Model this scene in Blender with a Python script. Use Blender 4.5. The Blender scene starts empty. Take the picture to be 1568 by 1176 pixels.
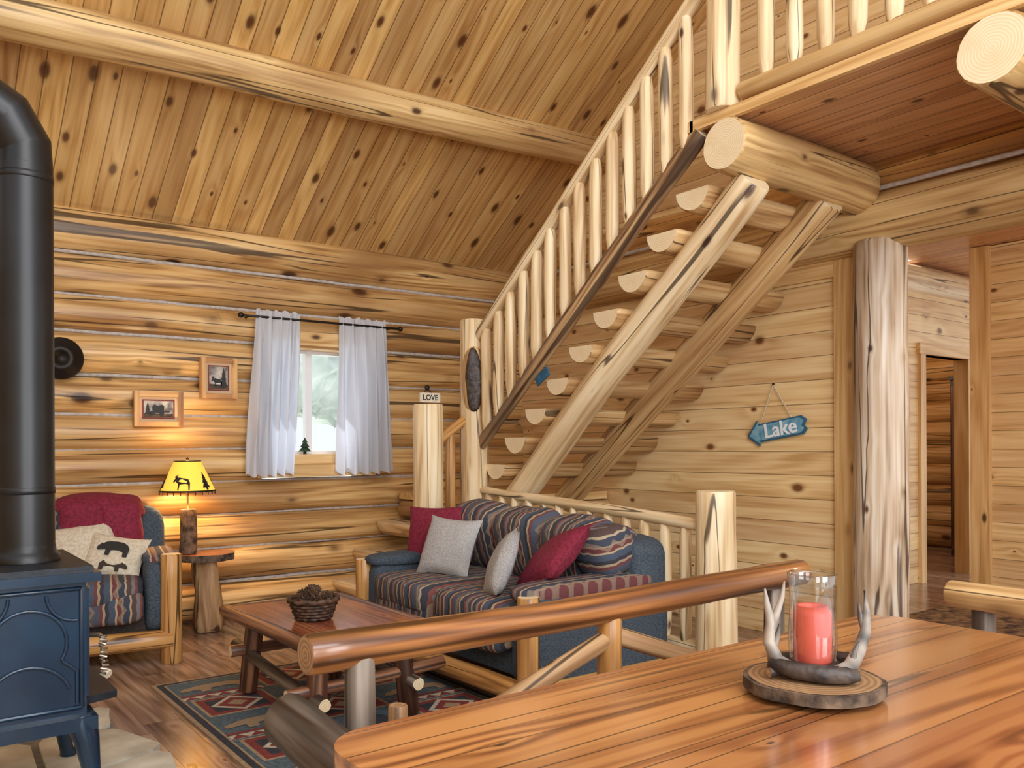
import bpy, math, random, colorsys
from mathutils import Vector, Matrix, noise
random.seed(7)
V=Vector
def C(r,g,b):
    def f(c):
        c/=255.0
        return c/12.92 if c<=.04045 else ((c+.055)/1.055)**2.4
    return (f(r),f(g),f(b),1.0)
# ---------------------------------------------------------------- materials
class G:
    def __init__(s,name,rough=.5,col=None,metal=0.0,coat=0.0):
        s.m=bpy.data.materials.new(name); s.m.use_nodes=True; s.t=s.m.node_tree
        s.b=s.t.nodes['Principled BSDF']
        s.set('Roughness',rough); s.set('Metallic',metal); s.set('Coat Weight',coat); s.set('Coat Roughness',.12)
        if col: s.set('Base Color',col)
    def set(s,k,v):
        if isinstance(v,bpy.types.NodeSocket): s.t.links.new(v,s.b.inputs[k])
        else: s.b.inputs[k].default_value=v
    def n(s,typ,ins={},out=0,**kw):
        nd=s.t.nodes.new('ShaderNode'+typ)
        for k,v in kw.items(): setattr(nd,k,v)
        for k,v in ins.items():
            if isinstance(v,bpy.types.NodeSocket): s.t.links.new(v,nd.inputs[k])
            else: nd.inputs[k].default_value=v
        s.last=nd
        return nd.outputs[out]
    def ma(s,op,a,b=0.0,c=0.0,clamp=False):
        return s.n('Math',{0:a,1:b,2:c},operation=op,use_clamp=clamp)
    def tc(s): return s.n('Attribute',attribute_name='tc',out='Vector')
    def vs(s,v,sc): return s.n('VectorMath',{0:v,1:sc},operation='MULTIPLY')
    def ramp(s,f,st,interp='LINEAR'):
        nd=s.t.nodes.new('ShaderNodeValToRGB'); s.t.links.new(f,nd.inputs[0]); cr=nd.color_ramp; cr.interpolation=interp
        cc=lambda c:c if not isinstance(c,(int,float)) else (c,c,c,1)
        cr.elements.remove(cr.elements[1]); cr.elements[0].position=st[0][0]; cr.elements[0].color=cc(st[0][1])
        for p,c in st[1:]: cr.elements.new(p).color=cc(c)
        return nd.outputs[0]
    def mix(s,f,a,b,bt='MIX'):
        nd=s.t.nodes.new('ShaderNodeMix'); nd.data_type='RGBA'; nd.blend_type=bt
        for i,v in ((0,f),(6,a),(7,b)):
            if isinstance(v,bpy.types.NodeSocket): s.t.links.new(v,nd.inputs[i])
            else: nd.inputs[i].default_value=v
        return nd.outputs[2]
    def bump(s,h,st=.3,d=.01):
        s.set('Normal',s.n('Bump',{'Strength':st,'Distance':d,'Height':h}))
def tone(c,dh=.003,sm=.97):
    h,s_,v=colorsys.rgb_to_hsv(*c[:3]); r=colorsys.hsv_to_rgb(h+dh,s_*sm,v); return (*r,1.0)

def wood(name,li,mi,dk,plank=None,knot=.08,kd=(5,2.2),crack=0.0,rough=.5,coat=0.0,var=.25,knotcol=C(70,36,18),groove=.035,bstr=.25,blotch=.35,endj=0,gx=1.0):
    li,mi,dk=tone(li),tone(mi),tone(dk)
    g=G(name,rough,coat=coat); tc=g.tc(); sep=g.t.nodes.new('ShaderNodeSeparateXYZ'); g.t.links.new(tc,sep.inputs[0])
    x,y,z=sep.outputs
    vec=tc; rnd=None
    if plank:
        xs=g.ma('DIVIDE',x,plank); idn=g.ma('FLOOR',xs)
        if endj:
            rr=g.n('TexWhiteNoise',{'W':idn},noise_dimensions='1D',out='Value')
            zz=g.ma('ADD',g.ma('DIVIDE',z,endj),g.ma('MULTIPLY',rr,5.0)); zid=g.ma('FLOOR',zz)
            idn=g.ma('ADD',idn,g.ma('MULTIPLY',zid,17.31))
        rnd=g.n('TexWhiteNoise',{'W':idn},noise_dimensions='1D',out='Value')
        vec=g.n('CombineXYZ',{0:g.ma('ADD',x,g.ma('MULTIPLY',rnd,1.7)),1:y,2:g.ma('ADD',z,g.ma('MULTIPLY',rnd,9.0))})
    kn=g.n('TexVoronoi',{'Vector':g.vs(g.n('CombineXYZ',{0:x,1:z,2:0.0}) if plank else vec,(kd[0],kd[1],1) if plank else (kd[0],kd[0],kd[1])),'Scale':1.0},voronoi_dimensions='2D' if plank else '3D',out='Distance')
    kc=g.last.outputs['Color']; s2=g.t.nodes.new('ShaderNodeSeparateXYZ'); g.t.links.new(kc,s2.inputs[0])
    knd=g.ma('DIVIDE',kn,g.ma('ADD',.12,g.ma('MULTIPLY',s2.outputs[0],.95)))
    push=g.ma('MULTIPLY',g.ma('POWER',g.ma('SUBTRACT',1.0,g.ma('MINIMUM',kn,1.0)),9.0),.13)
    low=g.n('TexNoise',{'Vector':g.vs(vec,(5,5,.3)),'Scale':1.0,'Detail':1.0})
    band=g.ma('ADD',g.ma('MULTIPLY',g.ma('SINE',g.ma('MULTIPLY',g.ma('ADD',low,push),60.0)),.5),.5)
    fine=g.n('TexNoise',{'Vector':g.vs(vec,(60,60,2.2)),'Scale':1.0,'Detail':1.0})
    mid_=g.n('TexNoise',{'Vector':g.vs(vec,(13,13,.8)),'Scale':1.0,'Detail':2.0})
    f=g.ma('ADD',g.ma('MULTIPLY',band,.15*gx),g.ma('ADD',g.ma('MULTIPLY',fine,.34),g.ma('MULTIPLY',mid_,.52)))
    col=g.ramp(f,[(.3,dk),(.48,mi),(.66,li)])
    if blotch:
        bl=g.n('TexNoise',{'Vector':g.vs(vec,(2.2,2.2,.8)),'Scale':1.0,'Detail':1.0})
        col=g.mix(g.ramp(bl,[(.45,0.0),(.72,blotch)]),col,dk)
    if rnd is not None:
        col=g.n('HueSaturation',{'Hue':g.ma('ADD',.495,g.ma('MULTIPLY',rnd,.01)),'Saturation':1.0,'Value':g.ma('ADD',1-var*.62,g.ma('MULTIPLY',rnd,var)),'Color':col})
    if knot>0:
        col=g.mix(g.ramp(knd,[(knot*.6,.95),(knot,.75),(knot*1.25,.3),(knot*1.9,0.0)]),col,knotcol)
    h=fine
    if crack>0:
        cn=g.n('TexNoise',{'Vector':g.vs(vec,(9,9,.3)),'Scale':1.0,'Detail':1.0})
        ln=g.ramp(g.ma('ABSOLUTE',g.ma('SUBTRACT',cn,.5)),[(crack*.5,1.0),(crack,0.0)])
        lm=g.ma('MULTIPLY',ln,g.ramp(mid_,[(.42,0.0),(.5,1.0)]))
        col=g.mix(g.ma('MULTIPLY',lm,.85),col,C(48,27,14))
    if plank:
        fr=g.ma('FRACT',xs); e=g.ma('MINIMUM',fr,g.ma('SUBTRACT',1.0,fr))
        gr=g.ramp(e,[(groove*.35,1.0),(groove,0.0)])
        if endj:
            fz=g.ma('FRACT',zz); ez=g.ma('MINIMUM',fz,g.ma('SUBTRACT',1.0,fz))
            gr=g.ma('MAXIMUM',gr,g.ramp(ez,[(.001,1.0),(.002,0.0)]))
        col=g.mix(g.ma('MULTIPLY',gr,.74),col,C(68,38,18)); h=g.ma('SUBTRACT',g.ma('MULTIPLY',h,.3),gr)
    g.set('Base Color',col); g.bump(h,bstr,.008)
    return g.m

M_logwall=wood('wall_log_wood',C(238,200,140),C(216,168,104),C(146,98,50),crack=.022,knot=.14,kd=(4.4,2.4),rough=.33,blotch=.8)
M_beam=wood('beam_log_wood',C(234,200,142),C(212,172,112),C(160,114,64),crack=.012,knot=.12,kd=(4.4,2.4),rough=.42,blotch=.65)
M_pale=wood('peeled_log_wood',C(248,228,192),C(232,204,158),C(186,144,96),crack=.012,knot=.13,kd=(6,2.8),rough=.45)
M_col=wood('column_log_wood',C(230,216,198),C(206,180,150),C(142,106,74),crack=.02,knot=.08,kd=(5,3),rough=.42,blotch=.75)
M_string=wood('stringer_log_wood',C(232,196,142),C(204,160,104),C(140,94,52),crack=.014,knot=.13,kd=(5,2.4),rough=.4,blotch=.55)
M_dark=wood('aged_log_wood',C(204,164,118),C(166,122,80),C(104,68,40),crack=.02,knot=.12,kd=(6,3),rough=.5)
M_live=wood('live_edge_wood',C(220,182,132),C(166,124,84),C(42,32,32),crack=.08,knot=.12,kd=(6,3),rough=.5,blotch=.9)
M_bench=wood('varnished_log_wood',C(190,124,64),C(148,88,42),C(82,46,26),crack=.045,knot=.13,kd=(7,3),rough=.28,coat=.3,blotch=.9)
M_grey=wood('weathered_log_wood',C(168,152,136),C(120,104,90),C(52,44,38),crack=.07,knot=.08,rough=.6,blotch=.8)
M_furn=wood('furniture_log_wood',C(220,168,100),C(192,134,70),C(136,88,44),crack=.012,knot=.12,kd=(6,3),rough=.3)
M_red=wood('bark_streaked_wood',C(172,118,84),C(108,64,44),C(52,30,24),crack=.03,knot=.1,kd=(7,4),rough=.35,blotch=.7)
M_ceil=wood('ceiling_plank_wood',C(222,182,120),C(206,160,96),C(172,120,62),plank=.128,knot=.092,kd=(3.9,1.9),var=.42,rough=.34,knotcol=C(82,42,20))
M_plank=wood('wall_plank_wood',C(246,214,160),C(232,192,136),C(202,154,96),plank=.15,knot=.068,kd=(3.0,1.9),var=.15,rough=.38,knotcol=C(108,60,30),groove=.022)
M_loft=wood('loft_underside_wood',C(226,174,124),C(208,150,102),C(176,118,76),plank=.14,knot=.05,kd=(3,2),var=.15,rough=.35,groove=.035)
M_trim=wood('trim_board_wood',C(238,200,142),C(220,174,112),C(188,138,78),knot=.1,kd=(5,2.5),rough=.4)
M_floor=wood('floor_plank_wood',C(192,160,138),C(154,120,100),C(96,70,56),plank=.16,endj=1.2,knot=.05,kd=(4,2),var=.3,rough=.2,groove=.012,bstr=.06,blotch=.6)
M_table=wood('varnished_table_wood',C(196,128,72),C(164,96,50),C(106,56,30),plank=.2,knot=.09,kd=(3.8,1.7),var=.2,rough=.2,coat=.4,groove=.014,bstr=.07,knotcol=C(60,30,18),blotch=.65,gx=2.0,crack=.012)
M_tred=wood('coffee_table_wood',C(196,120,78),C(164,88,56),C(110,54,36),plank=.16,knot=.05,var=.15,rough=.2,coat=.4,groove=.015,bstr=.05)

def endgrain(name,a,b):
    g=G(name,.55); tc=g.tc()
    d=g.n('VectorMath',{0:g.vs(tc,(1,1,0))},operation='LENGTH',out='Value')
    nz=g.n('TexNoise',{'Vector':tc,'Scale':9.0,'Detail':2.0})
    r=g.ma('SINE',g.ma('ADD',g.ma('MULTIPLY',d,520.0),g.ma('MULTIPLY',nz,9.0)))
    col=g.mix(g.ma('ADD',.5,g.ma('MULTIPLY',r,.25)),a,b)
    col=g.mix(g.ramp(nz,[(.45,0.0),(.75,.5)]),col,b)
    g.set('Base Color',col); return g.m
M_end=endgrain('end_grain_wood',C(246,232,200),C(222,194,148))
M_endd=endgrain('end_grain_dark',C(190,150,108),C(116,82,52))
def noisy(name,a,b,sc=8,rough=.6,bst=.2,det=2,metal=0,coat=0,bd=.01):
    g=G(name,rough,metal=metal,coat=coat); tc=g.tc(); nz=g.n('TexNoise',{'Vector':tc,'Scale':float(sc),'Detail':float(det)})
    g.set('Base Color',g.ramp(nz,[(.35,a),(.65,b)])); g.bump(nz,bst,bd); return g.m
M_chink=noisy('chinking_caulk',C(198,190,184),C(172,162,154),30,.8)
M_blue=noisy('denim_upholstery',C(52,62,74),C(76,88,98),120,.9,.5)
M_burg=noisy('burgundy_fabric',C(108,18,44),C(136,32,58),60,.85,.5)
M_gray=noisy('gray_fabric',C(160,158,158),C(184,182,180),120,.9,.5)
M_cream=noisy('cream_fabric',C(196,182,158),C(216,206,186),60,.9,.4)
M_enamel=noisy('blue_stove_enamel',C(8,36,58),C(13,48,74),5,.28,.05,coat=.4)
M_cast=noisy('black_cast_iron',C(18,24,32),C(30,38,48),40,.5,.15)
M_pipe=noisy('black_stove_pipe',C(12,13,16),C(22,23,27),6,.38,.03)
M_steel=G('brushed_steel',.3,C(190,180,165),metal=.9).m
M_stone=noisy('flagstone',C(166,158,142),C(222,218,202),4,.7,.5,det=6)
M_grout=noisy('stone_grout',C(120,114,106),C(140,134,124),30,.9)
M_bark=noisy('tree_bark',C(48,36,28),C(116,94,74),26,.85,1.0,det=5)
M_antler=noisy('antler_bone',C(66,62,60),C(168,156,142),14,.5,.4)
M_dbr=noisy('dark_branch',C(36,28,26),C(78,64,56),30,.5,.7)
M_candle=G('salmon_candle_wax',.45,C(216,92,74)); M_candle.set('Subsurface Weight',.25); M_candle.set('Subsurface Radius',(.02,.008,.004)); M_candle=M_candle.m
M_white=G('white_vinyl',.4,C(236,238,240)).m
M_black=G('black_paint',.5,C(22,20,20)).m
M_iron=G('dark_iron',.45,C(40,34,30),metal=.6).m
M_wick=G('wick',.8,C(50,40,34)).m
def glass(name,mx_=.35,blend=.35,base=.03):
    m=bpy.data.materials.new(name); m.use_nodes=True; t=m.node_tree; t.nodes.clear()
    o=t.nodes.new('ShaderNodeOutputMaterial'); mx=t.nodes.new('ShaderNodeMixShader'); a=t.nodes.new('ShaderNodeBsdfTransparent'); b=t.nodes.new('ShaderNodeBsdfGlossy')
    lw=t.nodes.new('ShaderNodeLayerWeight'); lw.inputs[0].default_value=blend
    ml=t.nodes.new('ShaderNodeMath'); ml.operation='MULTIPLY_ADD'; ml.inputs[1].default_value=mx_; ml.inputs[2].default_value=base
    b.inputs['Roughness'].default_value=.03; t.links.new(lw.outputs['Facing'],ml.inputs[0]); a.inputs[0].default_value=(.93,.95,.96,1)
    t.links.new(ml.outputs[0],mx.inputs[0]); t.links.new(a.outputs[0],mx.inputs[1]); t.links.new(b.outputs[0],mx.inputs[2]); t.links.new(mx.outputs[0],o.inputs[0])
    return m
M_glass=glass('clear_glass',.6,.5,.05); M_wglass=glass('window_glass',.1)
g=G('sheer_curtain_fabric',.9,C(238,242,248)); tr=g.t.nodes.new('ShaderNodeBsdfTranslucent'); tr.inputs[0].default_value=C(212,222,244)
mx=g.t.nodes.new('ShaderNodeMixShader'); mx.inputs[0].default_value=.5; g.t.links.new(g.b.outputs[0],mx.inputs[1]); g.t.links.new(tr.outputs[0],mx.inputs[2])
g.t.links.new(mx.outputs[0],g.t.nodes['Material Output'].inputs[0]); M_curt=g.m
g=G('yellow_lampshade',.8,C(240,196,70)); g.set('Emission Color',C(255,204,80)); g.set('Emission Strength',.7); M_shade=g.m
g=G('lamp_bulb',.5,C(255,240,200)); g.set('Emission Color',C(255,220,150)); g.set('Emission Strength',12.0); M_bulb=g.m
def tapestry(name,n=3.1):
    g=G(name,.9); tc=g.tc(); sep=g.t.nodes.new('ShaderNodeSeparateXYZ'); g.t.links.new(tc,sep.inputs[0]); x,y,z=sep.outputs
    zz=g.ma('PINGPONG',g.ma('ADD',g.ma('MULTIPLY',z,14.0),g.ma('MULTIPLY',y,14.0)),.5)
    f=g.ma('FRACT',g.ma('ADD',g.ma('MULTIPLY',x,n),g.ma('MULTIPLY',zz,.035)))
    st=[(0,C(70,80,98)),(.10,C(172,152,124)),(.13,C(104,56,58)),(.2,C(142,122,104)),(.23,C(58,64,78)),(.33,C(172,154,128)),(.36,C(84,66,64)),(.44,C(120,114,116)),(.50,C(122,72,66)),(.54,C(58,60,70)),(.64,C(178,160,132)),(.67,C(92,84,82)),(.76,C(76,84,102)),(.85,C(110,62,60)),(.90,C(162,144,120)),(.94,C(54,54,62))]
    c=g.ramp(f,st,'CONSTANT')
    dz=g.ma('PINGPONG',g.ma('MULTIPLY',z,11.0),.5); dm=g.ramp(g.ma('ABSOLUTE',g.ma('SUBTRACT',g.ma('FRACT',g.ma('MULTIPLY',x,n*2)),g.ma('ADD',.3,g.ma('MULTIPLY',dz,.4)))),[(.05,1.0),(.07,0.0)])
    c=g.mix(g.ma('MULTIPLY',dm,.55),c,C(150,132,112))
    nz=g.n('TexNoise',{'Vector':tc,'Scale':140.0,'Detail':0.0}); g.set('Base Color',c); g.bump(nz,.5,.004); return g.m
M_tap=tapestry('southwest_stripe_fabric'); 
# ---------------------------------------------------------------- mesh builder
class MB:
    def __init__(s): s.v=[];s.t=[];s.f=[];s.fm=[];s.fs=[];s.mats=[];s.M=Matrix.Identity(4)
    def mi(s,m):
        if m not in s.mats: s.mats.append(m)
        return s.mats.index(m)
    def av(s,p,t): s.v.append(s.M@V(p)); s.t.append(tuple(t)); return len(s.v)-1
    def af(s,idx,m,sm=False): s.f.append(idx); s.fm.append(s.mi(m)); s.fs.append(sm)
    def build(s,name,parent=None,bevel=0):
        me=bpy.data.meshes.new(name); me.from_pydata([tuple(p) for p in s.v],[],s.f); 
        for m in s.mats: me.materials.append(m)
        me.polygons.foreach_set('material_index',s.fm); me.polygons.foreach_set('use_smooth',s.fs)
        at=me.attributes.new('tc','FLOAT_VECTOR','POINT'); at.data.foreach_set('vector',[c for t in s.t for c in t])
        me.update(); o=bpy.data.objects.new(name,me); bpy.context.scene.collection.objects.link(o)
        if parent: o.parent=parent
        if bevel:
            b=o.modifiers.new('bevel','BEVEL'); b.width=bevel; b.segments=2; b.limit_method='ANGLE'; b.angle_limit=.7
        return o
def ro(): return V((random.uniform(0,40),random.uniform(0,40),random.uniform(0,40)))
def box(mb,lo,hi,mat,perm='xyz',off=True):
    o=ro() if off else V((0,0,0)); ix=['xyz'.index(c) for c in perm]
    P=[V((x,y,z)) for x in (lo[0],hi[0]) for y in (lo[1],hi[1]) for z in (lo[2],hi[2])]
    for q in ((0,1,3,2),(4,6,7,5),(0,4,5,1),(2,3,7,6),(0,2,6,4),(1,5,7,3)):
        mb.af([mb.av(P[i],V((P[i][ix[0]],P[i][ix[1]],P[i][ix[2]]))+o) for i in q],mat)
def prism(mb,pts,z0,z1,mat,side=None,perm='yzx',off=True,smooth=False):
    o=ro() if off else V((0,0,0)); ix=['xyz'.index(c) for c in perm]; side=side or mat
    tv=lambda p:V((p[ix[0]],p[ix[1]],p[ix[2]]))+o
    T=[V((x,y,z1)) for x,y in pts]; B=[V((x,y,z0)) for x,y in pts]; n=len(pts)
    mb.af([mb.av(p,tv(p)) for p in T],mat); mb.af([mb.av(p,tv(p)) for p in reversed(B)],mat)
    a=[mb.av(p,tv(p)) for p in T]; b=[mb.av(p,tv(p)) for p in B]
    for i in range(n): j=(i+1)%n; mb.af([b[i],b[j],a[j],a[i]],side,smooth)
def tube(mb,pts,rad,mat,seg=12,cap=None,bump=0.0,flat=None,freq=6.0,sx=1.0,chamfer=True):
    pts=[V(p) for p in pts]; o=ro(); dr=(pts[-1]-pts[0]).normalized() if (pts[-1]-pts[0]).length>1e-4 else V((1,0,0))
    ref=V((0,0,1)) if abs(dr.z)<.9 else V((0,1,0))
    if isinstance(rad,(int,float)): rad=[rad]*len(pts)
    rad=list(rad)
    if cap and chamfer:
        t0=(pts[0]-pts[1]).normalized(); t1=(pts[-1]-pts[-2]).normalized(); r0=rad[0];r1=rad[-1]
        pts=[pts[0]]+[pts[0]-t0*r0*.1]+pts[1:-1]+[pts[-1]-t1*r1*.1]+[pts[-1]]
        rad=[r0*.93,r0]+rad[1:-1]+[r1,r1*.93]
    L=0; rings=[]
    for i,p in enumerate(pts):
        t=((pts[min(i+1,len(pts)-1)]-pts[max(i-1,0)])).normalized()
        a=t.cross(ref).normalized(); b=a.cross(t).normalized()
        if i: L+=(p-pts[i-1]).length
        ring=[]
        for j in range(seg):
            an=2*math.pi*j/seg; ca,sa=math.cos(an),math.sin(an); r=rad[i]
            if bump: r*=1+bump*noise.noise(V((ca*1.3,sa*1.3,L*freq))+o)+bump*.5*noise.noise(V((ca*3,sa*3,L*freq*3))+o)
            la,lb=ca*r*sx,sa*r
            if flat is not None and lb>flat*rad[i]: lb=flat*rad[i]
            ring.append((p+a*la+b*lb,V((la,lb,L))))
        rings.append([mb.av(q,tt+o) for q,tt in ring])
        if cap and i in (0,len(pts)-1):
            cv=[mb.av(q,(tt.x,tt.y,0)) for q,tt in ring]
            mb.af(cv if i else cv[::-1],cap)
    for i in range(len(rings)-1):
        for j in range(seg):
            k=(j+1)%seg; mb.af([rings[i][j],rings[i][k],rings[i+1][k],rings[i+1][j]],mat,True)
def log(mb,p0,p1,r0,r1=None,mat=None,cap=None,seg=18,ring=.15,wob=.006,bump=.04,flat=None,sx=1.0):
    p0=V(p0);p1=V(p1); r1=r0 if r1 is None else r1; L=(p1-p0).length; n=max(3,int(L/ring)); o=ro()
    pts=[];rad=[]
    for i in range(n+1):
        s=i/n; w=V((noise.noise(V((s*L*.9,0,0))+o),noise.noise(V((s*L*.9,5,0))+o),noise.noise(V((s*L*.9,0,9))+o)))*wob*2
        pts.append(p0.lerp(p1,s)+w); rad.append((r0+(r1-r0)*s)*(1+.5*bump*noise.noise(V((s*L*2.2,3,3))+o)))
    tube(mb,pts,rad,mat or M_pale,seg,cap or M_end,bump,flat,3.0,sx)
def blob(mb,c,h,mat,e=.35,perm='xyz',seg=(14,28),nz=0.0,e2=None,off=True):
    o=ro() if off else V((0,0,0)); c=V(c); ix=['xyz'.index(k) for k in perm]; e2=e2 or e
    f=lambda w,m:math.copysign(abs(w)**m,w)
    rows=[]
    for i in range(seg[0]+1):
        ph=-math.pi/2+math.pi*i/seg[0]; row=[]
        for j in range(seg[1]):
            th=2*math.pi*j/seg[1]
            q=V((h[0]*f(math.cos(ph),e)*f(math.cos(th),e2),h[1]*f(math.cos(ph),e)*f(math.sin(th),e2),h[2]*f(math.sin(ph),e)))
            if nz: q*=1+nz*noise.noise(q*7+o)
            row.append(mb.av(c+q,V((q[ix[0]],q[ix[1]],q[ix[2]]))+o))
        rows.append(row)
    for i in range(seg[0]):
        for j in range(seg[1]):
            k=(j+1)%seg[1]; mb.af([rows[i][j],rows[i][k],rows[i+1][k],rows[i+1][j]],mat,True)
def pillow(mb,M,w,h,t,mat,n=14):
    old=mb.M; mb.M=old@M; o=ro()
    for sg in (1,-1):
        g_=[]
        for i in range(n+1):
            r=[]
            for j in range(n+1):
                u=-1+2*i/n; v=-1+2*j/n
                th=((1-u*u)*(1-v*v)+1e-6)**.42
                x=w/2*u*(1-.1*(1-v*v)*abs(u)**3+0.02); y=h/2*v*(1-.1*(1-u*u)*abs(v)**3)
                z=sg*t/2*th*(1+.12*noise.noise(V((u*2,v*2,sg))+o))
                r.append(mb.av((x,y,z),V((x,y,z))+o))
            g_.append(r)
        for i in range(n):
            for j in range(n):
                q=[g_[i][j],g_[i+1][j],g_[i+1][j+1],g_[i][j+1]]; mb.af(q if sg>0 else q[::-1],mat,True)
    mb.M=old
def PM(loc,face,roll=0):
    z=V(face).normalized(); x=V((0,0,1)).cross(z).normalized(); y=z.cross(x)
    m=Matrix((x,y,z)).transposed().to_4x4(); return Matrix.Translation(V(loc))@m@Matrix.Rotation(roll,4,'Z')
def lathe(mb,c,prof,mat,seg=32,smooth=True):
    o=ro(); rows=[[mb.av((c[0]+r*math.cos(2*math.pi*j/seg),c[1]+r*math.sin(2*math.pi*j/seg),c[2]+z),V((r*math.cos(2*math.pi*j/seg),r*math.sin(2*math.pi*j/seg),z))+o) for j in range(seg)] for r,z in prof]
    for i in range(len(rows)-1):
        for j in range(seg):
            k=(j+1)%seg; mb.af([rows[i][j],rows[i][k],rows[i+1][k],rows[i+1][j]],mat,smooth)
BEAR=[(0,.25),(.03,.38),(.08,.42),(.1,.5),(.14,.46),(.22,.55),(.35,.6),(.55,.62),(.75,.6),(.88,.5),(.95,.35),(.93,0),(.8,0),(.78,.2),(.65,.25),(.5,.25),(.42,.22),(.4,0),(.27,0),(.27,.25),(.15,.22),(.05,.18)]
MOOSE=[(0,.5),(.05,.58),(.1,.62),(.05,.72),(.08,.85),(.13,.75),(.17,.88),(.2,.74),(.27,.85),(.25,.68),(.35,.7),(.5,.66),(.75,.64),(.9,.58),(.97,.4),(.93,0),(.87,0),(.86,.3),(.75,.35),(.5,.33),(.42,.3),(.4,0),(.34,0),(.33,.35),(.22,.42),(.16,.5),(.08,.42),(.02,.42)]
PINE=[(.4,0),(.4,.12),(.1,.12),(.3,.38),(.18,.38),(.36,.62),(.28,.62),(.5,1),(.72,.62),(.64,.62),(.82,.38),(.7,.38),(.9,.12),(.6,.12),(.6,0)]
WAGON=[(.02,.1),(.1,.28),(.18,.28),(.16,.55),(.26,.72),(.45,.62),(.62,.72),(.72,.6),(.7,.28),(.98,.26),(.98,.2),(.72,.2),(.7,.05),(.62,0),(.52,.05),(.48,.16),(.34,.16),(.3,.05),(.2,0),(.12,.05)]
def sil(mb,shape,fn,mat): mb.af([mb.av(fn(x,y),(x,y,0)) for x,y in shape],mat)
def txt(name,body,size,M,mat,parent,ext=.002):
    cu=bpy.data.curves.new(name,'FONT'); cu.body=body; cu.size=size; cu.extrude=ext; cu.align_x='CENTER'; cu.align_y='CENTER'; cu.offset=size*.012; cu.materials.append(mat)
    o=bpy.data.objects.new(name,cu); bpy.context.scene.collection.objects.link(o); o.matrix_world=M; o.parent=parent; return o

# ================================================================ ROOM SHELL
# x runs along the window wall, y runs toward it.
mb=MB(); box(mb,(-2.6,-2.4,-.12),(10.4,6.35,0),M_floor,'xzy',False); mb.build('floor')
SE=[0,.27,.52,.765,1.0,1.235,1.47,1.735,2.02,2.26,2.54,2.86]
WX0,WX1=2.30,3.14
mb=MB()
for i in range(len(SE)-1):
    z0,z1=SE[i],SE[i+1]; h=z1-z0; r=h*.525; yc=6.12+r; zc=(z0+z1)/2
    segs=[(-2.6,WX0),(WX1,10.4)] if 4<=i<=7 else [(-2.6,10.4)]
    for a,b in segs: log(mb,(a,yc,zc),(b,yc,zc),r*random.uniform(.98,1.03),r*random.uniform(.97,1.02),M_logwall,M_end,seg=26,ring=.25,wob=.008,bump=.03)
    if i:
        for a,b in (segs if 4<i<=7 else [(-2.6,10.4)]):
            n=int((b-a)/.2); tube(mb,[(a+(b-a)*k/n,6.202,z0+.006*noise.noise(V((k*.7,i,0)))) for k in range(n+1)],.0125,M_chink,8)
box(mb,(-2.6,6.24,0),(WX0,6.4,2.86),M_logwall,'zyx'); box(mb,(WX1,6.24,0),(10.4,6.4,2.86),M_logwall,'zyx')
box(mb,(WX0,6.24,0),(WX1,6.4,1.0),M_logwall,'zyx'); box(mb,(WX0,6.24,2.02),(WX1,6.4,2.86),M_logwall,'zyx')
mb.build('wall_back')
# sloping plank ceiling
def cz(y): return 2.85+.65*(6.15-y)
mb=MB(); sl=math.hypot(1,.65)
for dz,fl in ((0,0),(.12,1)):
    P=[(-2.6,6.4),(4.85,6.4),(4.85,.6),(-2.6,.6)]
    q=[mb.av((x,y,cz(y)+dz),(x,0,(6.4-y)*sl)) for x,y in P]; mb.af(q if fl else q[::-1],M_ceil)
mb.build('ceiling')
mb=MB(); log(mb,(-2.6,4.98,3.36),(4.74,4.98,3.56),.125,.122,M_beam,M_end,seg=24,ring=.25,wob=.004,bump=.03); mb.build('ceiling_purlin_log')
mb=MB(); log(mb,(-2.6,2.6,4.95),(4.74,2.6,4.98),.125,.122,M_beam,M_end,seg=24,ring=.25); mb.build('ceiling_purlin_log')
mb=MB(); box(mb,(-2.7,-2.4,0),(-2.6,6.2,2.86),M_plank,'zxy',False); mb.build('wall_left')
# right wall (stair wall)
XW=4.72
mb=MB(); box(mb,(XW,2.8,0),(XW+.1,6.2,2.45),M_plank,'zxy',False)
poly=[(6.2,2.6),(6.2,cz(6.2)),(.6,cz(.6)),(.6,2.9)]
for x,fl in ((XW,0),(XW+.1,1)):
    q=[mb.av((x,y,z),(z,0,y)) for y,z in poly]; mb.af(q[::-1] if fl else q,M_plank)
mb.build('wall_right')
mb=MB(); box(mb,(XW-.03,2.83,0),(XW,2.97,2.4),M_trim,'yxz'); box(mb,(XW-.03,2.97,2.27),(XW,3.5,2.4),M_trim,'zxy'); mb.build('trim_1',bevel=.004)
mb=MB(); log(mb,(4.7,-1.6,2.54),(4.7,6.15,2.54),.17,.17,M_beam,M_end,seg=24,ring=.25); 
log(mb,(4.78,-1.6,2.82),(4.78,6.15,2.82),.15,.15,M_furn,M_end,seg=20,ring=.25)
tube(mb,[(4.585,-1.6+k*.25,2.705+.006*noise.noise(V((k*.5,0,0)))) for k in range(31)],.014,M_chink,8); mb.build('header_beam_log')
mb=MB(); log(mb,(4.68,2.665,0),(4.68,2.665,2.42),.155,.15,M_col,M_end,seg=26,ring=.1,wob=.006,bump=.05); mb.build('log_column')
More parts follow.
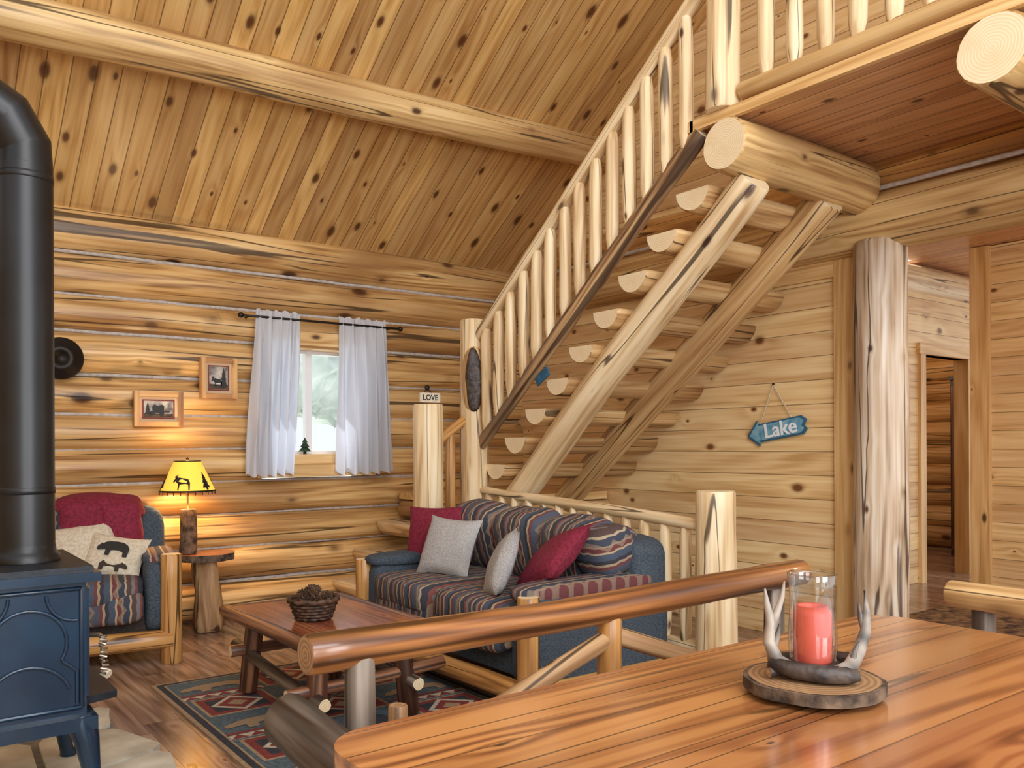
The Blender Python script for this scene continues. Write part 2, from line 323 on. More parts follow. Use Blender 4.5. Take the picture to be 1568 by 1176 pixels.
# hallway
mb=MB(); YC=3.9
box(mb,(4.82,YC,0),(7.5,YC+.1,2.6),M_plank,'zyx',False); box(mb,(8.42,YC,0),(10.4,YC+.1,2.6),M_plank,'zyx',False); box(mb,(7.5,YC,2.05),(8.42,YC+.1,2.6),M_plank,'zyx',False)
log(mb,(4.82,YC+.06,2.72),(10.4,YC+.06,2.72),.14,.14,M_pale,M_end,ring=.3); mb.build('wall_hall')
mb=MB(); 
box(mb,(7.47,YC-.03,0),(7.56,YC+.11,2.05),M_trim,'xyz'); box(mb,(8.36,YC-.03,0),(8.45,YC+.11,2.05),M_trim,'xyz'); box(mb,(7.45,YC-.035,2.05),(8.47,YC+.11,2.15),M_trim,'zyx')
box(mb,(7.52,YC+.12,.01),(7.56,YC+.9,2.03),M_red,'yxz'); tube(mb,[(7.56,YC+.82,1.0),(7.61,YC+.82,1.0)],.025,M_steel,10,M_steel)
mb.build('door_1',bevel=.004)
mb=MB(); 
for k in range(11): log(mb,(10.3,YC+.1,.13+.25*k),(10.3,6.2,.13+.25*k),.14,None,M_logwall,M_end,ring=.3)
mb.build('wall_bedroom')
mb=MB(); box(mb,(9.55,4.14,.0),(10.1,4.62,1.95),M_dbr); box(mb,(9.53,4.16,.08),(9.55,4.60,1.88),M_red,'yxz'); box(mb,(9.53,4.12,1.95),(10.12,4.64,1.99),M_dbr); tube(mb,[(9.52,4.55,1.0),(9.52,4.55,1.1)],.01,M_steel,8,M_steel); mb.build('tall_cabinet',bevel=.006)
mb=MB(); box(mb,(7.35,-1.6,0),(7.45,3.3,2.87),M_plank,'zxy',False); mb.build('wall_hall_end')
mb=MB(); box(mb,(7.30,3.22,0),(7.47,3.37,2.87),M_trim,'yxz'); mb.build('trim_2',bevel=.004)
M_hrug=noisy('hall_rug_pile',C(60,40,36),C(150,120,84),14,.95,.4)
mb=MB(); box(mb,(5.2,2.0,.001),(7.2,3.2,.012),M_hrug,'xyz'); mb.build('hall_rug')
# loft
mb=MB()
box(mb,(3.4,-1.6,2.875),(4.72,2.93,2.9),M_loft,'xzy',False); box(mb,(4.72,-1.6,2.875),(7.5,YC,2.9),M_loft,'xzy',False); box(mb,(7.5,2.9,2.875),(10.4,YC,2.9),M_loft,'xzy',False)
box(mb,(7.5,YC,2.875),(10.4,6.2,2.9),M_loft,'xzy',False)
box(mb,(3.37,-1.6,2.86),(3.4,2.95,2.915),M_trim,'zxy'); box(mb,(3.37,2.93,2.86),(4.7,2.96,2.915),M_trim,'zyx'); mb.build('loft_floor')
for y in (2.725,1.463):
    mb=MB(); log(mb,(3.36,y,2.735),(4.56,y,2.72),.137,.145,M_beam,M_end,seg=28,ring=.12,bump=.05,flat=.97); mb.build('loft_joist_log')
# ================================================================ STAIRS (flight, landing and its railing)
mb=MB(); k=0
for k in range(9):
    y=2.997+.223*k; z=2.55-.184*k+.04
    log(mb,(3.44,y,z),(4.52 if k<2 else 4.71,y,z),random.uniform(.108,.116),None,M_string,M_end,seg=26,ring=.25,flat=0,wob=.002,sx=1.05)
log(mb,(3.56,2.70,2.59),(3.58,4.80,.81),.097,.1,M_pale,M_end,seg=22,wob=.01)
log(mb,(4.25,2.72,2.62),(4.25,5.05,.78),.105,.1,M_string,M_end,seg=22,wob=.01)
box(mb,(3.42,5.0,.82),(4.7,6.10,.88),M_trim,'yzx'); 
log(mb,(3.42,5.02,.74),(4.7,5.02,.74),.075,None,M_string,M_end); log(mb,(3.46,5.1,.74),(3.46,6.08,.74),.075,None,M_string,M_end)
log(mb,(4.5,5.1,0),(4.5,5.1,.72),.08,None,M_string,M_end)
for i,(x,z) in enumerate(((3.32,.66),(3.12,.44),(2.95,.22))): log(mb,(x,5.04,z),(x,6.10,z),.12,None,M_pale,M_end,flat=0,wob=.003)
log(mb,(3.42,5.12,.56),(2.87,5.12,.07),.07,None,M_string,M_end)
def balu(mb,p0,p1,r=.03,mat=None):
    p0=V(p0);p1=V(p1); n=8; o=ro(); pts=[];rad=[]
    for i in range(n+1):
        s=i/n; k=min(s,1-s); pts.append(p0.lerp(p1,s)+V((noise.noise(V((s*1.2,0,0))+o),noise.noise(V((s*1.2,4,0))+o),0))*.008)
        rad.append(r*(.62+.38*min(1,k/.14))*(1+.1*noise.noise(V((s*3,1,1))+o)))
    tube(mb,pts,rad,mat or M_pale,10,M_end,.08,freq=8)
log(mb,(3.40,2.90,2.86),(3.40,4.90,1.26),.056,.05,M_live,M_end,seg=14,ring=.12,bump=.25,sx=.7,wob=.006)
log(mb,(3.40,2.80,3.665),(3.40,4.93,2.0),.044,.042,M_pale,M_end,seg=14,ring=.15,bump=.08,wob=.004)
for i in range(14):
    y=3.0+i*.14; balu(mb,(3.40,y,2.85-.8*(y-2.905)+.02),(3.40,y,3.583-.7817*(y-2.905)),.040)
log(mb,(3.40,2.76,2.92),(3.40,2.76,4.1),.085,.08,M_pale,M_end,bump=.06)
log(mb,(3.40,4.98,0),(3.40,4.98,2.14),.104,.1,M_pale,M_end,seg=10,ring=.2,bump=.07)
# carved dark burl on the lower newel
mb.M=Matrix.Translation((3.40-.05,4.98-.072,1.72))@Matrix.Rotation(math.radians(-34),4,'Z')
blob(mb,(0,0,0),(.08,.035,.235),M_string,.9,nz=.12); blob(mb,(0,-.02,0),(.064,.03,.205),M_dbr,.9,nz=.25); mb.M=Matrix.Identity(4)
# lower flight: short rail from the newel to the low post
log(mb,(3.016,4.98,0),(3.016,4.98,1.54),.108,.105,M_pale,M_end,seg=8,ring=.3,bump=.05)
log(mb,(3.06,4.98,1.25),(3.36,4.98,1.45),.034,None,M_furn,M_end,seg=12)
balu(mb,(3.2,4.98,.7),(3.2,4.98,1.34),.035,M_furn)
mb.build('staircase')
mb=MB()
log(mb,(3.42,2.66,2.985),(3.42,-1.2,2.985),.045,.05,M_beam,M_end,seg=14); log(mb,(3.42,2.66,3.75),(3.42,-1.2,3.75),.05,None,M_beam,M_end,seg=14)
for i in range(24): balu(mb,(3.42,2.52-i*.16,2.99),(3.42,2.52-i*.16,3.74),.042)
mb.build('loft_railing')
mb=MB()
log(mb,(3.40,2.82,0),(3.40,2.82,1.02),.108,.1,M_pale,M_end,seg=20,ring=.1,bump=.05)
log(mb,(3.40,2.88,.835),(3.40,4.87,.94),.034,.03,M_pale,M_end,seg=12,bump=.1)
log(mb,(3.40,2.88,.2),(3.40,4.87,.2),.034,.03,M_pale,M_end,seg=12,bump=.1)
for i in range(13):
    y=3.02+i*.148; balu(mb,(3.40,y,.2),(3.40,y,.84+.05*(y-2.88)),.034)
mb.build('guard_railing')
# ================================================================ WINDOW
mb=MB(); y0=6.10
def frame(mb,x0,x1,z0,z1,w,ya,yb,mat):
    box(mb,(x0,ya,z0),(x0+w,yb,z1),mat,'xyz'); box(mb,(x1-w,ya,z0),(x1,yb,z1),mat,'xyz')
    box(mb,(x0+w,ya,z1-w),(x1-w,yb,z1),mat,'zyx'); box(mb,(x0+w,ya,z0),(x1-w,yb,z0+w),mat,'zyx')
frame(mb,WX0-.06,WX1+.06,1.02,2.12,.1,6.085,6.14,M_trim)
frame(mb,WX0-.005,WX1+.005,1.05,2.05,.05,6.14,6.4,M_trim)
box(mb,(WX0,6.14,1.06),(WX1,6.34,1.19),M_trim,'zyx')
frame(mb,WX0+.03,WX1-.03,1.17,2.02,.045,6.3,6.36,M_white)
box(mb,(2.70,6.29,1.2),(2.75,6.35,2.0),M_white); box(mb,(WX0+.05,6.325,1.2),(WX1-.05,6.33,2.0),M_wglass)
mb.build('window_1',bevel=.003)
def curtain(name,t0,t1,b0,b1,ph):
    mb=MB(); nx,nz=90,26; g_=[]
    for i in range(nx+1):
        s=i/nx; r=[]
        for j in range(nz+1):
            q=j/nz; z=2.245-q*1.205; k=max(0,min(1,(2.16-z)/.3)); x=(t0+(t1-t0)*s)*(1-q)+(b0+(b1-b0)*s)*q
            am=.012+.02*k; y=6.03+am*math.sin(s*math.pi*2*5+ph+.8*math.sin(q*3+s*5))+.008*math.sin(s*53+ph)*(1-k)
            if abs(z-2.19)<.03: y=6.03+(y-6.03)*.5
            x+=.006*math.sin(s*37+q*6)
            r.append(mb.av((x,y,z+.012*math.sin(s*31+ph)*(1 if j in(0,nz) else 0)),(x,y,z)))
        g_.append(r)
    for i in range(nx):
        for j in range(nz): mb.af([g_[i][j],g_[i+1][j],g_[i+1][j+1],g_[i][j+1]],M_curt,True)
    return mb.build(name)
curtain('curtain',2.21,2.55,2.13,2.50,0); curtain('curtain',2.87,3.27,2.84,3.34,2)
mb=MB(); tube(mb,[(2.10,6.03,2.195),(3.40,6.03,2.195)],.009,M_iron,10,M_iron)
for x in (2.10,3.40): blob(mb,(x,6.03,2.195),(.022,.02,.02),M_iron,1)
for x in (2.17,3.32): tube(mb,[(x,6.03,2.195),(x,6.14,2.195)],.007,M_iron,8,M_iron)
mb.build('curtain_rod')
mb=MB(); M_pine=noisy('pine_green',C(28,48,34),C(50,76,52),30,.9)
lathe(mb,(2.66,6.22,1.191),[(.0,0),(.012,0),(.012,.02),(.05,.02),(.02,.055),(.036,.055),(.012,.09),(.022,.09),(0,.13)],M_pine,14,False); mb.build('tree_figurine')
# ================================================================ WALL DECOR
M_matb=G('mat_board',.8,C(206,176,140)).m; M_matr=G('mat_line',.8,C(120,50,50)).m; M_print=noisy('print_paper',C(96,92,92),C(204,196,184),16,.7,det=4); M_pgr=noisy('print_ground',C(40,34,30),C(90,76,60),30,.8)
def picture(name,xc,zc,w,h,mot):
    mb=MB(); frame(mb,xc-w/2,xc+w/2,zc-h/2,zc+h/2,.035,6.07,6.115,M_furn)
    box(mb,(xc-w/2+.03,6.09,zc-h/2+.03),(xc+w/2-.03,6.12,zc+h/2-.03),M_matb)
    frame(mb,xc-w/2+.055,xc+w/2-.055,zc-h/2+.055,zc+h/2-.055,.008,6.086,6.095,M_matr)
    wi=w-.13; hi=h-.13
    box(mb,(xc-wi/2,6.087,zc-hi/2),(xc+wi/2,6.091,zc+hi/2),M_print); box(mb,(xc-wi/2,6.0865,zc-hi/2),(xc+wi/2,6.088,zc-hi*.28),M_pgr)
    for sh,ox,sc,sy in mot: sil(mb,sh,lambda x,y:(xc-wi/2+(ox+x*sc)*wi,6.085,zc-hi/2+.012+y*sy*hi),M_black)
    mb.build(name,bevel=.003)
picture('framed_picture',1.55,1.51,.32,.24,[(WAGON,.15,.75,.95),(PINE,.0,.25,.8)]); picture('framed_picture',1.957,1.74,.26,.29,[(MOOSE,.1,.6,.6),(PINE,.55,.45,.9)])
mb=MB(); mb.M=Matrix.Translation((.955,6.09,1.825))@Matrix.Rotation(math.pi/2,4,'X')
lathe(mb,(0,0,0),[(0,.01),(.04,.014),(.042,.02),(.08,.02),(.084,.012),(.125,.012),(.135,.0),(.135,-.02)],M_iron,36)
mb.build('wall_clock')
# lake sign
Ms=Matrix(((0,0,-1,4.70),(-1,0,0,3.388),(0,1,0,1.343),(0,0,0,1)))@Matrix.Rotation(math.radians(9),4,'Z')
M_sblue=noisy('blue_sign_paint',C(80,140,168),C(130,176,192),20,.7,.4); M_sdk=noisy('sign_border_blue',C(34,80,112),C(50,104,134),20,.7,.3)
mb=MB(); mb.M=Ms
arrow=[(-.235,-.01),(-.15,-.085),(-.15,-.06),(.19,-.06),(.22,-.03),(.2,-.005),(.225,.03),(.19,.06),(-.15,.06),(-.15,.085)]
prism(mb,arrow,-.01,.004,M_sdk); prism(mb,[(x*.93,y*.82) for x,y in arrow],.004,.008,M_sblue)
for x in (-.12,.12): tube(mb,[(x,.06,0),(.02,.30,.0)],.003,M_cream,6)
blob(mb,(.02,.30,0),(.008,.008,.012),M_iron,1,seg=(6,8))
so=mb.build('lake_sign'); txt('lettering','Lake',.135,Ms@Matrix.Translation((.03,0,.011)),M_white,so,.003)
mb=MB(); box(mb,(2.94,4.95,1.545),(3.1,4.965,1.61),M_cream); tube(mb,[(2.97,4.957,1.6),(3.0,4.957,1.65),(3.04,4.957,1.6)],.003,M_iron,6); blob(mb,(3.0,4.957,1.645),(.02,.01,.02),M_iron,1,seg=(8,10))
so=mb.build('love_sign'); txt('lettering','LOVE',.05,Matrix.Translation((3.02,4.948,1.577))@Matrix.Rotation(math.pi/2,4,'X'),M_black,so,.001)
mb=MB(); mb.M=Matrix(((0,0,-1,3.41),(-1,0,0,4.22),(0,1,0,1.69),(0,0,0,1)))@Matrix.Rotation(.5,4,'Z'); prism(mb,[(-.07,-.03),(.07,-.03),(.07,.03),(-.07,.03)],-.005,.005,M_sdk); tube(mb,[(-.05,.03,0),(0,.09,0),(.05,.03,0)],.0025,M_iron,6); mb.build('small_hanging_sign')
# ================================================================ WOOD STOVE
mb=MB()
box(mb,(.22,3.17,.34),(.57,3.72,.80),M_enamel); box(mb,(.18,3.13,.80),(.61,3.76,.83),M_enamel); box(mb,(.20,3.15,.83),(.59,3.74,.85),M_cast)
box(mb,(.19,3.14,.30),(.60,3.75,.345),M_enamel)
def rect(mb,x0,x1,z0,z1,y,r): tube(mb,[(x0,y,z0),(x1,y,z0)],r,M_enamel,8,M_enamel);tube(mb,[(x0,y,z1),(x1,y,z1)],r,M_enamel,8,M_enamel);tube(mb,[(x0,y,z0),(x0,y,z1)],r,M_enamel,8,M_enamel);tube(mb,[(x1,y,z0),(x1,y,z1)],r,M_enamel,8,M_enamel)
rect(mb,.235,.555,.375,.775,3.168,.008)
for c_,r_,a0,a1 in (((.395,.60),.115,-30,210),((.395,.40),.13,20,160),((.25,.76),.09,-90,0),((.54,.76),.09,180,270)):
    nn=20; pp=[(c_[0]+r_*math.cos(math.radians(a0+(a1-a0)*i/nn)),c_[1]+r_*math.sin(math.radians(a0+(a1-a0)*i/nn))) for i in range(nn+1)]
    for i in range(nn): tube(mb,[(pp[i][0],3.166,pp[i][1]),(pp[i+1][0],3.166,pp[i+1][1])],.006,M_enamel,8)
tube(mb,[(.495,3.166,.54),(.54,3.166,.50),(.54,3.166,.39)],.006,M_enamel,8); tube(mb,[(.295,3.166,.54),(.25,3.166,.50),(.25,3.166,.39)],.006,M_enamel,8)
box(mb,(.57,3.2,.40),(.585,3.69,.77),M_enamel); box(mb,(.585,3.26,.46),(.59,3.63,.72),M_cast)
prism(mb,[(.57,3.2),(.68,3.24),(.68,3.65),(.57,3.69)],.37,.395,M_cast)
for sx_,x in ((1,.55),(-1,.24)):
    for sy,y in ((1,3.70),(-1,3.19)):
        tube(mb,[(x,y,.34),(x+.02*sx_,y+.02*sy,.26),(x+.035*sx_,y+.03*sy,.14),(x+.05*sx_,y+.04*sy,.06),(x+.06*sx_,y+.05*sy,.040)],[.05,.04,.027,.025,.035],M_enamel,12,M_enamel)
tube(mb,[(.59,3.24,.60),(.62,3.22,.60),(.635,3.19,.58)],.008,M_steel,8,M_steel)
hp=[(.625+.012*math.cos(t*1.9),3.19-.0008*t+.012*math.sin(t*1.9),.60-t*.0042) for t in range(30)]; tube(mb,hp,.005,M_steel,6)
tube(mb,[(.625,3.19,.48),(.64,3.17,.47)],.016,M_cream,10,M_cream)
ob=mb.build('wood_stove',bevel=.006)
mb=MB(); px,py=.425,3.43; pr=.091
lathe(mb,(px,py,.851),[(.108,0),(.108,.02),(.096,.03),(pr,.06),(pr,1.39)],M_pipe,36)
for z in (1.1,2.2): lathe(mb,(px,py,z),[(pr+.0005,-.012),(pr+.0025,-.01),(pr+.0025,.01),(pr+.0005,.012)],M_pipe,36)
# segmented elbow toward the left wall (rings mitred in the x-z plane)
el=[((px,2.24),0),((px,2.31),22),((px-.05,2.41),50),((px-.15,2.475),80),((px-.26,2.48),88),((-2.6,2.51),88)]
rows=[]
for (ex,ez),dg in el:
    a=math.radians(dg); nrm=V((math.cos(a),0,math.sin(a))); o_=[]
    for j in range(36):
        t=2*math.pi*j/36; p=V((ex,py,ez))+nrm*pr*math.cos(t)+V((0,1,0))*pr*math.sin(t); o_.append(mb.av(p,p))
    rows.append(o_)
for i in range(len(rows)-1):
    dup=[mb.av(mb.v[a],mb.t[a]) for a in rows[i]]; du2=[mb.av(mb.v[a],mb.t[a]) for a in rows[i+1]]
    for j in range(36): k=(j+1)%36; mb.af([dup[j],dup[k],du2[k],du2[j]],M_pipe,True)
mb.build('stove_pipe')
# hearth
mb=MB(); box(mb,(-1.3,2.2,0),(.84,4.32,.018),M_grout)
random.seed(3)
nx,ny=5,5
gx=[[V((-1.3+2.2*i/nx+random.uniform(-.09,.09),2.2+2.2*j/ny+random.uniform(-.09,.09))) for j in range(ny+1)] for i in range(nx+1)]
for i in range(nx):
    for j in range(ny):
        q=[gx[i][j],gx[i+1][j],gx[i+1][j+1],gx[i][j+1]]; c=sum(q,V((0,0)))/4; pl_=[]
        for a in range(4):
            p,qn=q[a],q[(a+1)%4]
            for s in (.12,.5,.88): pp=p.lerp(qn,s); pl_.append(tuple(c+(pp-c)*(.93+random.uniform(-.02,.03))))
        prism(mb,pl_,.0,.032+random.uniform(0,.006),M_stone,perm='xyz')
mb.build('stone_hearth',bevel=.005)
# ================================================================ RUG
cols={k:noisy('rug_'+k,a,b,60,.95,.6) for k,a,b in (('slate',C(66,82,92),C(88,104,112)),('cream',C(178,168,146),C(198,188,168)),('red',C(112,44,42),C(134,56,52)),('tan',C(146,122,94),C(166,142,112)),('dark',C(40,42,50),C(56,58,66)))}
mb=MB(); RX0,RX1,RY0,RY1=1.14,2.45,2.5,4.66
box(mb,(RX0,RY0,0),(RX1,RY1,.010),cols['tan'])
def rr(x0,y0,x1,y1,z,c): box(mb,(x0,y0,.009),(x1,y1,z),cols[c])
rr(RX0+.02,RY0+.02,RX1-.02,RY1-.02,.0108,'dark'); rr(RX0+.05,RY0+.05,RX1-.05,RY1-.05,.0114,'tan'); rr(RX0+.06,RY0+.06,RX1-.06,RY1-.06,.012,'slate')
cw=(RX1-RX0-.12)/3; ch=(RY1-RY0-.12)/6
for i in range(3):
    for j in range(6):
        x0=RX0+.06+i*cw; y0_=RY0+.06+j*ch
        if (i+j)%2==0:
            rr(x0+.02,y0_+.02,x0+cw-.02,y0_+ch-.02,.0128,'tan'); rr(x0+.035,y0_+.035,x0+cw-.035,y0_+ch-.035,.0134,'red'); rr(x0+.07,y0_+.07,x0+cw-.07,y0_+ch-.07,.014,'dark')
            for d_,c_,zq in ((.13,'cream',.0146),(.10,'red',.0150),(.05,'tan',.0154)):
                xm,ym=x0+cw/2,y0_+ch/2; mb.af([mb.av((xm+a,ym+b,zq),(xm+a,ym+b,0)) for a,b in ((d_,0),(0,d_),(-d_,0),(0,-d_))],cols[c_])
        else:
            rr(x0+.0,y0_+.0,x0+cw,y0_+.05,.0128,'cream'); rr(x0,y0_+.06,x0+cw,y0_+.085,.0128,'red')
            for t_ in range(5):
                xa=x0+cw*t_/5; mb.af([mb.av(p,p) for p in ((xa,y0_,.0132),(xa+cw/5,y0_,.0132),(xa+cw/10,y0_+.05,.0132))],cols['red'])
            sh=BEAR if j%2 else PINE; c='dark' if i%2 else 'tan'; fn=lambda x,y,x0=x0,y0_=y0_:(x0+cw*.05+x*cw*.9,y0_+ch*.32+y*ch*.62,.0148)
            sil(mb,sh,fn,cols[c])
mb.build('area_rug')
# ================================================================ COFFEE TABLE
mb=MB(); box(mb,(1.44,3.29,.415),(2.0,4.28,.445),M_tred,'xzy')
for a,b in (((1.42,3.24,.425),(1.42,4.33,.425)),((2.02,3.24,.425),(2.02,4.33,.425)),((1.40,3.27,.425),(2.04,3.27,.425)),((1.40,4.3,.425),(2.04,4.3,.425))): log(mb,a,b,.034,None,M_red,M_endd,seg=12,ring=.1,bump=.1,flat=.75)
for x,sx_ in ((1.52,-.03),(1.92,.03)):
    for y,sy in ((3.42,-.03),(4.18,.03)): log(mb,(x+sx_,y+sy,.017),(x,y,.42),.045,.042,M_red,M_endd,seg=12,bump=.12,wob=.01)
log(mb,(1.49,3.28,.17),(1.49,4.40,.21),.03,.026,M_grey,M_end,seg=10,bump=.15,wob=.015); log(mb,(1.95,3.28,.18),(1.95,4.36,.2),.03,.026,M_grey,M_end,seg=10,bump=.15,wob=.015)
log(mb,(1.36,3.40,.2),(2.12,3.40,.23),.028,.03,M_red,M_end,seg=10,bump=.15,wob=.015); log(mb,(1.40,4.2,.24),(2.08,4.2,.24),.028,.03,M_red,M_end,seg=10,bump=.15)
mb.build('coffee_table')
M_wick2=noisy('dark_wicker',C(44,30,24),C(96,68,50),40,.6,.8)
mb=MB(); bc=(1.63,3.72,.451); n=26
lathe(mb,bc,[(0,0),(.075,0),(.105,.085),(.098,.085),(.07,.01),(0,.01)],M_wick2,28)
for kk in range(6):
    z=.006+.015*kk; r=.077+.03*z/.085
    tube(mb,[(bc[0]+(r+.005*(-1)**(i+kk))*math.cos(2*math.pi*i/n),bc[1]+(r+.005*(-1)**(i+kk))*math.sin(2*math.pi*i/n),bc[2]+z) for i in range(n+1)],.0065,M_wick2,6)
tube(mb,[(bc[0]+.112*math.cos(2*math.pi*i/n),bc[1]+.112*math.sin(2*math.pi*i/n),bc[2]+.09+.004*math.sin(i*2)) for i in range(n+1)],.011,M_wick2,8)
M_cone=noisy('pinecone_scales',C(50,34,26),C(116,84,60),50,.8,.6)
for q in range(15):
    a=random.uniform(0,6.28); rr_=random.uniform(0,.07); c=V((bc[0]+rr_*math.cos(a),bc[1]+rr_*math.sin(a),bc[2]+.08+random.uniform(0,.05))); R=Matrix.Rotation(random.uniform(0,1.5),4,'X')@Matrix.Rotation(random.uniform(0,6.28),4,'Z')
    mb.M=Matrix.Translation(c)@R; blob(mb,(0,0,0),(.012,.012,.024),M_cone,1,seg=(6,8))
    for rw in range(6):
        zz=-.024+.01*rw; rad=.024*math.sin(math.pi*(rw+1.2)/7.5)
        for j in range(8):
            t=2*math.pi*(j+.5*(rw%2))/8; d=V((math.cos(t),math.sin(t),0)); sd=V((-math.sin(t),math.cos(t),0))*.005
            A=[d*.006+V((0,0,zz)),d*rad+sd+V((0,0,zz+.004)),d*(rad+.004)+V((0,0,zz+.008)),d*rad-sd+V((0,0,zz+.004))]
            mb.af([mb.av(p,p) for p in A],M_cone)
    mb.M=Matrix.Identity(4)
mb.build('pinecone_basket')
# ================================================================ SOFA
mb=MB(); X0,X1,Y0,Y1=2.32,3.30,3.02,4.68
box(mb,(X0+.1,Y0+.06,.16),(X1-.05,Y1-.06,.36),M_blue)
blob(mb,(X1-.13,(Y0+Y1)/2,.47),(.13,(Y1-Y0)/2-.01,.31),M_blue,.22)
for y in (Y0+.09,Y1-.09): blob(mb,(2.83,y,.34),(.46,.09,.22),M_blue,.25); 
blob(mb,(2.80,Y0+.1,.56),(.45,.10,.045),M_tap,.5,'yzx'); blob(mb,(2.80,Y1-.1,.565),(.45,.10,.04),M_blue,.5,'yzx')
cwid=(Y1-Y0-.36)/2
for i in range(2):
    yc=Y0+.18+cwid*(i+.5)
    blob(mb,(2.68,yc,.43),(.37,cwid/2,.085),M_tap,.35,'yzx',nz=.04); blob(mb,(2.42,yc,.35),(.10,cwid/2,.10),M_tap,.5,'yzx',nz=.04)
for i in range(3):
    yc=Y0+.16+(Y1-Y0-.32)/3*(i+.5); old=mb.M
    mb.M=Matrix.Translation((3.02,yc,.67+.02*i))@Matrix.Rotation(math.radians(-14),4,'Y'); blob(mb,(0,0,0),(.14,(Y1-Y0-.32)/6+.015,.2),M_tap,.55,'yxz',nz=.08); mb.M=old
    blob(mb,(3.14,yc,.74+.02*i),(.12,.26,.09),M_tap,.7,'yxz',nz=.08)
for y in (Y0+.02,Y1-.02): log(mb,(X0+.05,y,.013),(X0+.05,y,.565),.055,.053,M_furn,M_end,seg=16,bump=.07); log(mb,(X1-.06,y,0),(X1-.06,y,.18),.045,None,M_furn,M_end,seg=12)
log(mb,(X0+.03,Y0,.115),(X0+.03,Y1,.115),.05,.048,M_furn,M_end,seg=14)
log(mb,(X0+.1,Y0+.0,.12),(X1,Y0+.0,.12),.04,None,M_furn,M_end,seg=12)
mb.M=Matrix.Translation((2.98,3.20,.71))@Matrix.Rotation(math.radians(-14),4,'Y'); blob(mb,(0,0,0),(.13,.14,.13),M_tap,.6,'zyx',nz=.08)
mb.build('sofa')
def pl(name,loc,face,w,h,t,mat,roll=0):
    mb=MB(); pillow(mb,PM(loc,face,roll),w,h,t,mat); return mb.build(name)
pl('burgundy_throw_pillow',(2.78,4.48,.70),(-.8,-.5,.35),.42,.38,.16,M_burg,.05)
pl('gray_throw_pillow',(2.66,4.16,.665),(-.85,-.35,.4),.36,.36,.14,M_gray,-.05)
pl('burgundy_throw_pillow',(2.74,3.32,.67),(-.6,.35,.7),.42,.38,.15,M_burg,.5)
pl('gray_throw_pillow',(2.54,3.49,.63),(-.8,.5,.35),.36,.36,.12,M_gray,.35)
# ================================================================ ARMCHAIR
mb=MB(); mb.M=Matrix.Translation((1.04,5.58,0))@Matrix.Rotation(math.radians(-11),4,'Z'); B0=mb.M.copy()
M_dkbr=noisy('brown_upholstery',C(52,44,40),C(70,60,54),90,.9,.4)
box(mb,(-.4,-.3,.14),(.4,.36,.34),M_dkbr)
blob(mb,(0,.33,.52),(.42,.12,.36),M_blue,.3)
for sx_ in (-1,1): blob(mb,(.36*sx_,.0,.38),(.095,.37,.21),M_blue,.3); log(mb,(.41*sx_,-.37,0),(.41*sx_,-.37,.63),.06,.056,M_furn,M_end,seg=16,bump=.07)
blob(mb,(.36,-.0,.585),(.1,.3,.035),M_tap,.5,'xyz')
blob(mb,(0,-.08,.42),(.27,.34,.085),M_tap,.4,'xyz',nz=.05); blob(mb,(0,-.32,.34),(.27,.1,.1),M_tap,.5,nz=.05)
blob(mb,(0,.2,.66),(.28,.12,.24),M_tap,.5,nz=.06)
log(mb,(-.44,-.39,.14),(.42,-.39,.14),.06,.055,M_furn,M_end,seg=14)
mb.build('armchair')
mb=MB(); mb.M=B0; blob(mb,(.02,.27,.86),(.27,.17,.1),M_burg,.7,nz=.2,seg=(20,36)); blob(mb,(.16,.14,.76),(.12,.07,.16),M_burg,.7,nz=.25); blob(mb,(-.05,.12,.8),(.12,.06,.13),M_burg,.7,nz=.25); mb.build('burgundy_throw_blanket')
mb=MB(); mb.M=B0; pillow(mb,PM((-.04,.03,.64),(.1,-.8,.45),.15),.38,.34,.14,M_cream); mb.build('white_throw_pillow')
mb=MB(); mb.M=B0; P_=PM((.12,-.09,.60),(-.15,-.8,.5),-.2); pillow(mb,P_,.34,.28,.1,M_cream); mb.M=B0@P_
sil(mb,BEAR,lambda x,y:(-.10+x*.19,-.02+y*.15,.056),M_black); sil(mb,BEAR,lambda x,y:(.10-x*.17,-.11+y*.11,.046),M_dkbr)
mb.build('bear_lumbar_pillow')
# ================================================================ SIDE TABLE + LAMP
mb=MB(); tp=[(1.80+(.19+.03*noise.noise(V((math.cos(a)*1.5,math.sin(a)*1.5,2))))*math.cos(a),5.86+(.16+.03*noise.noise(V((math.cos(a)*2,math.sin(a)*2,7))))*math.sin(a)) for a in [i*math.pi/16 for i in range(32)]]
prism(mb,tp,.485,.53,M_tred,M_bark,'yzx'); log(mb,(1.80,5.88,0),(1.80,5.86,.49),.10,.075,M_dark,M_end,seg=16,ring=.05,bump=.3,wob=.02); mb.build('side_table')
mb=MB(); lc=(1.68,5.88); log(mb,(lc[0],lc[1],.531),(lc[0],lc[1],.83),.056,.052,M_bark,M_end,seg=16,ring=.04,bump=.14)
tube(mb,[(lc[0],lc[1],.83),(lc[0],lc[1],1.16)],.006,M_steel,8,M_steel); blob(mb,(lc[0],lc[1],1.0),(.02,.02,.035),M_bulb,1,seg=(8,12))
rb,rt,zb,zt=.178,.085,.955,1.155
lathe(mb,(lc[0],lc[1],0),[(rb,zb),(rt,zt)],M_shade,40); lathe(mb,(lc[0],lc[1],0),[(rb+.001,zb-.003),(rb+.004,zb+.004),(rb-.002,zb+.008)],M_iron,40); lathe(mb,(lc[0],lc[1],0),[(rt+.001,zt-.004),(rt+.003,zt+.004),(rt-.003,zt+.004)],M_iron,40)
def cone(a0,w,s,h,zo):
    def fn(x,y):
        z=zb+zo+y*h; r=rb+(rt-rb)*(z-zb)/(zt-zb)+.004; a=a0+(x-.5)*w; return (lc[0]+r*math.cos(a),lc[1]+r*math.sin(a),z)
    return fn
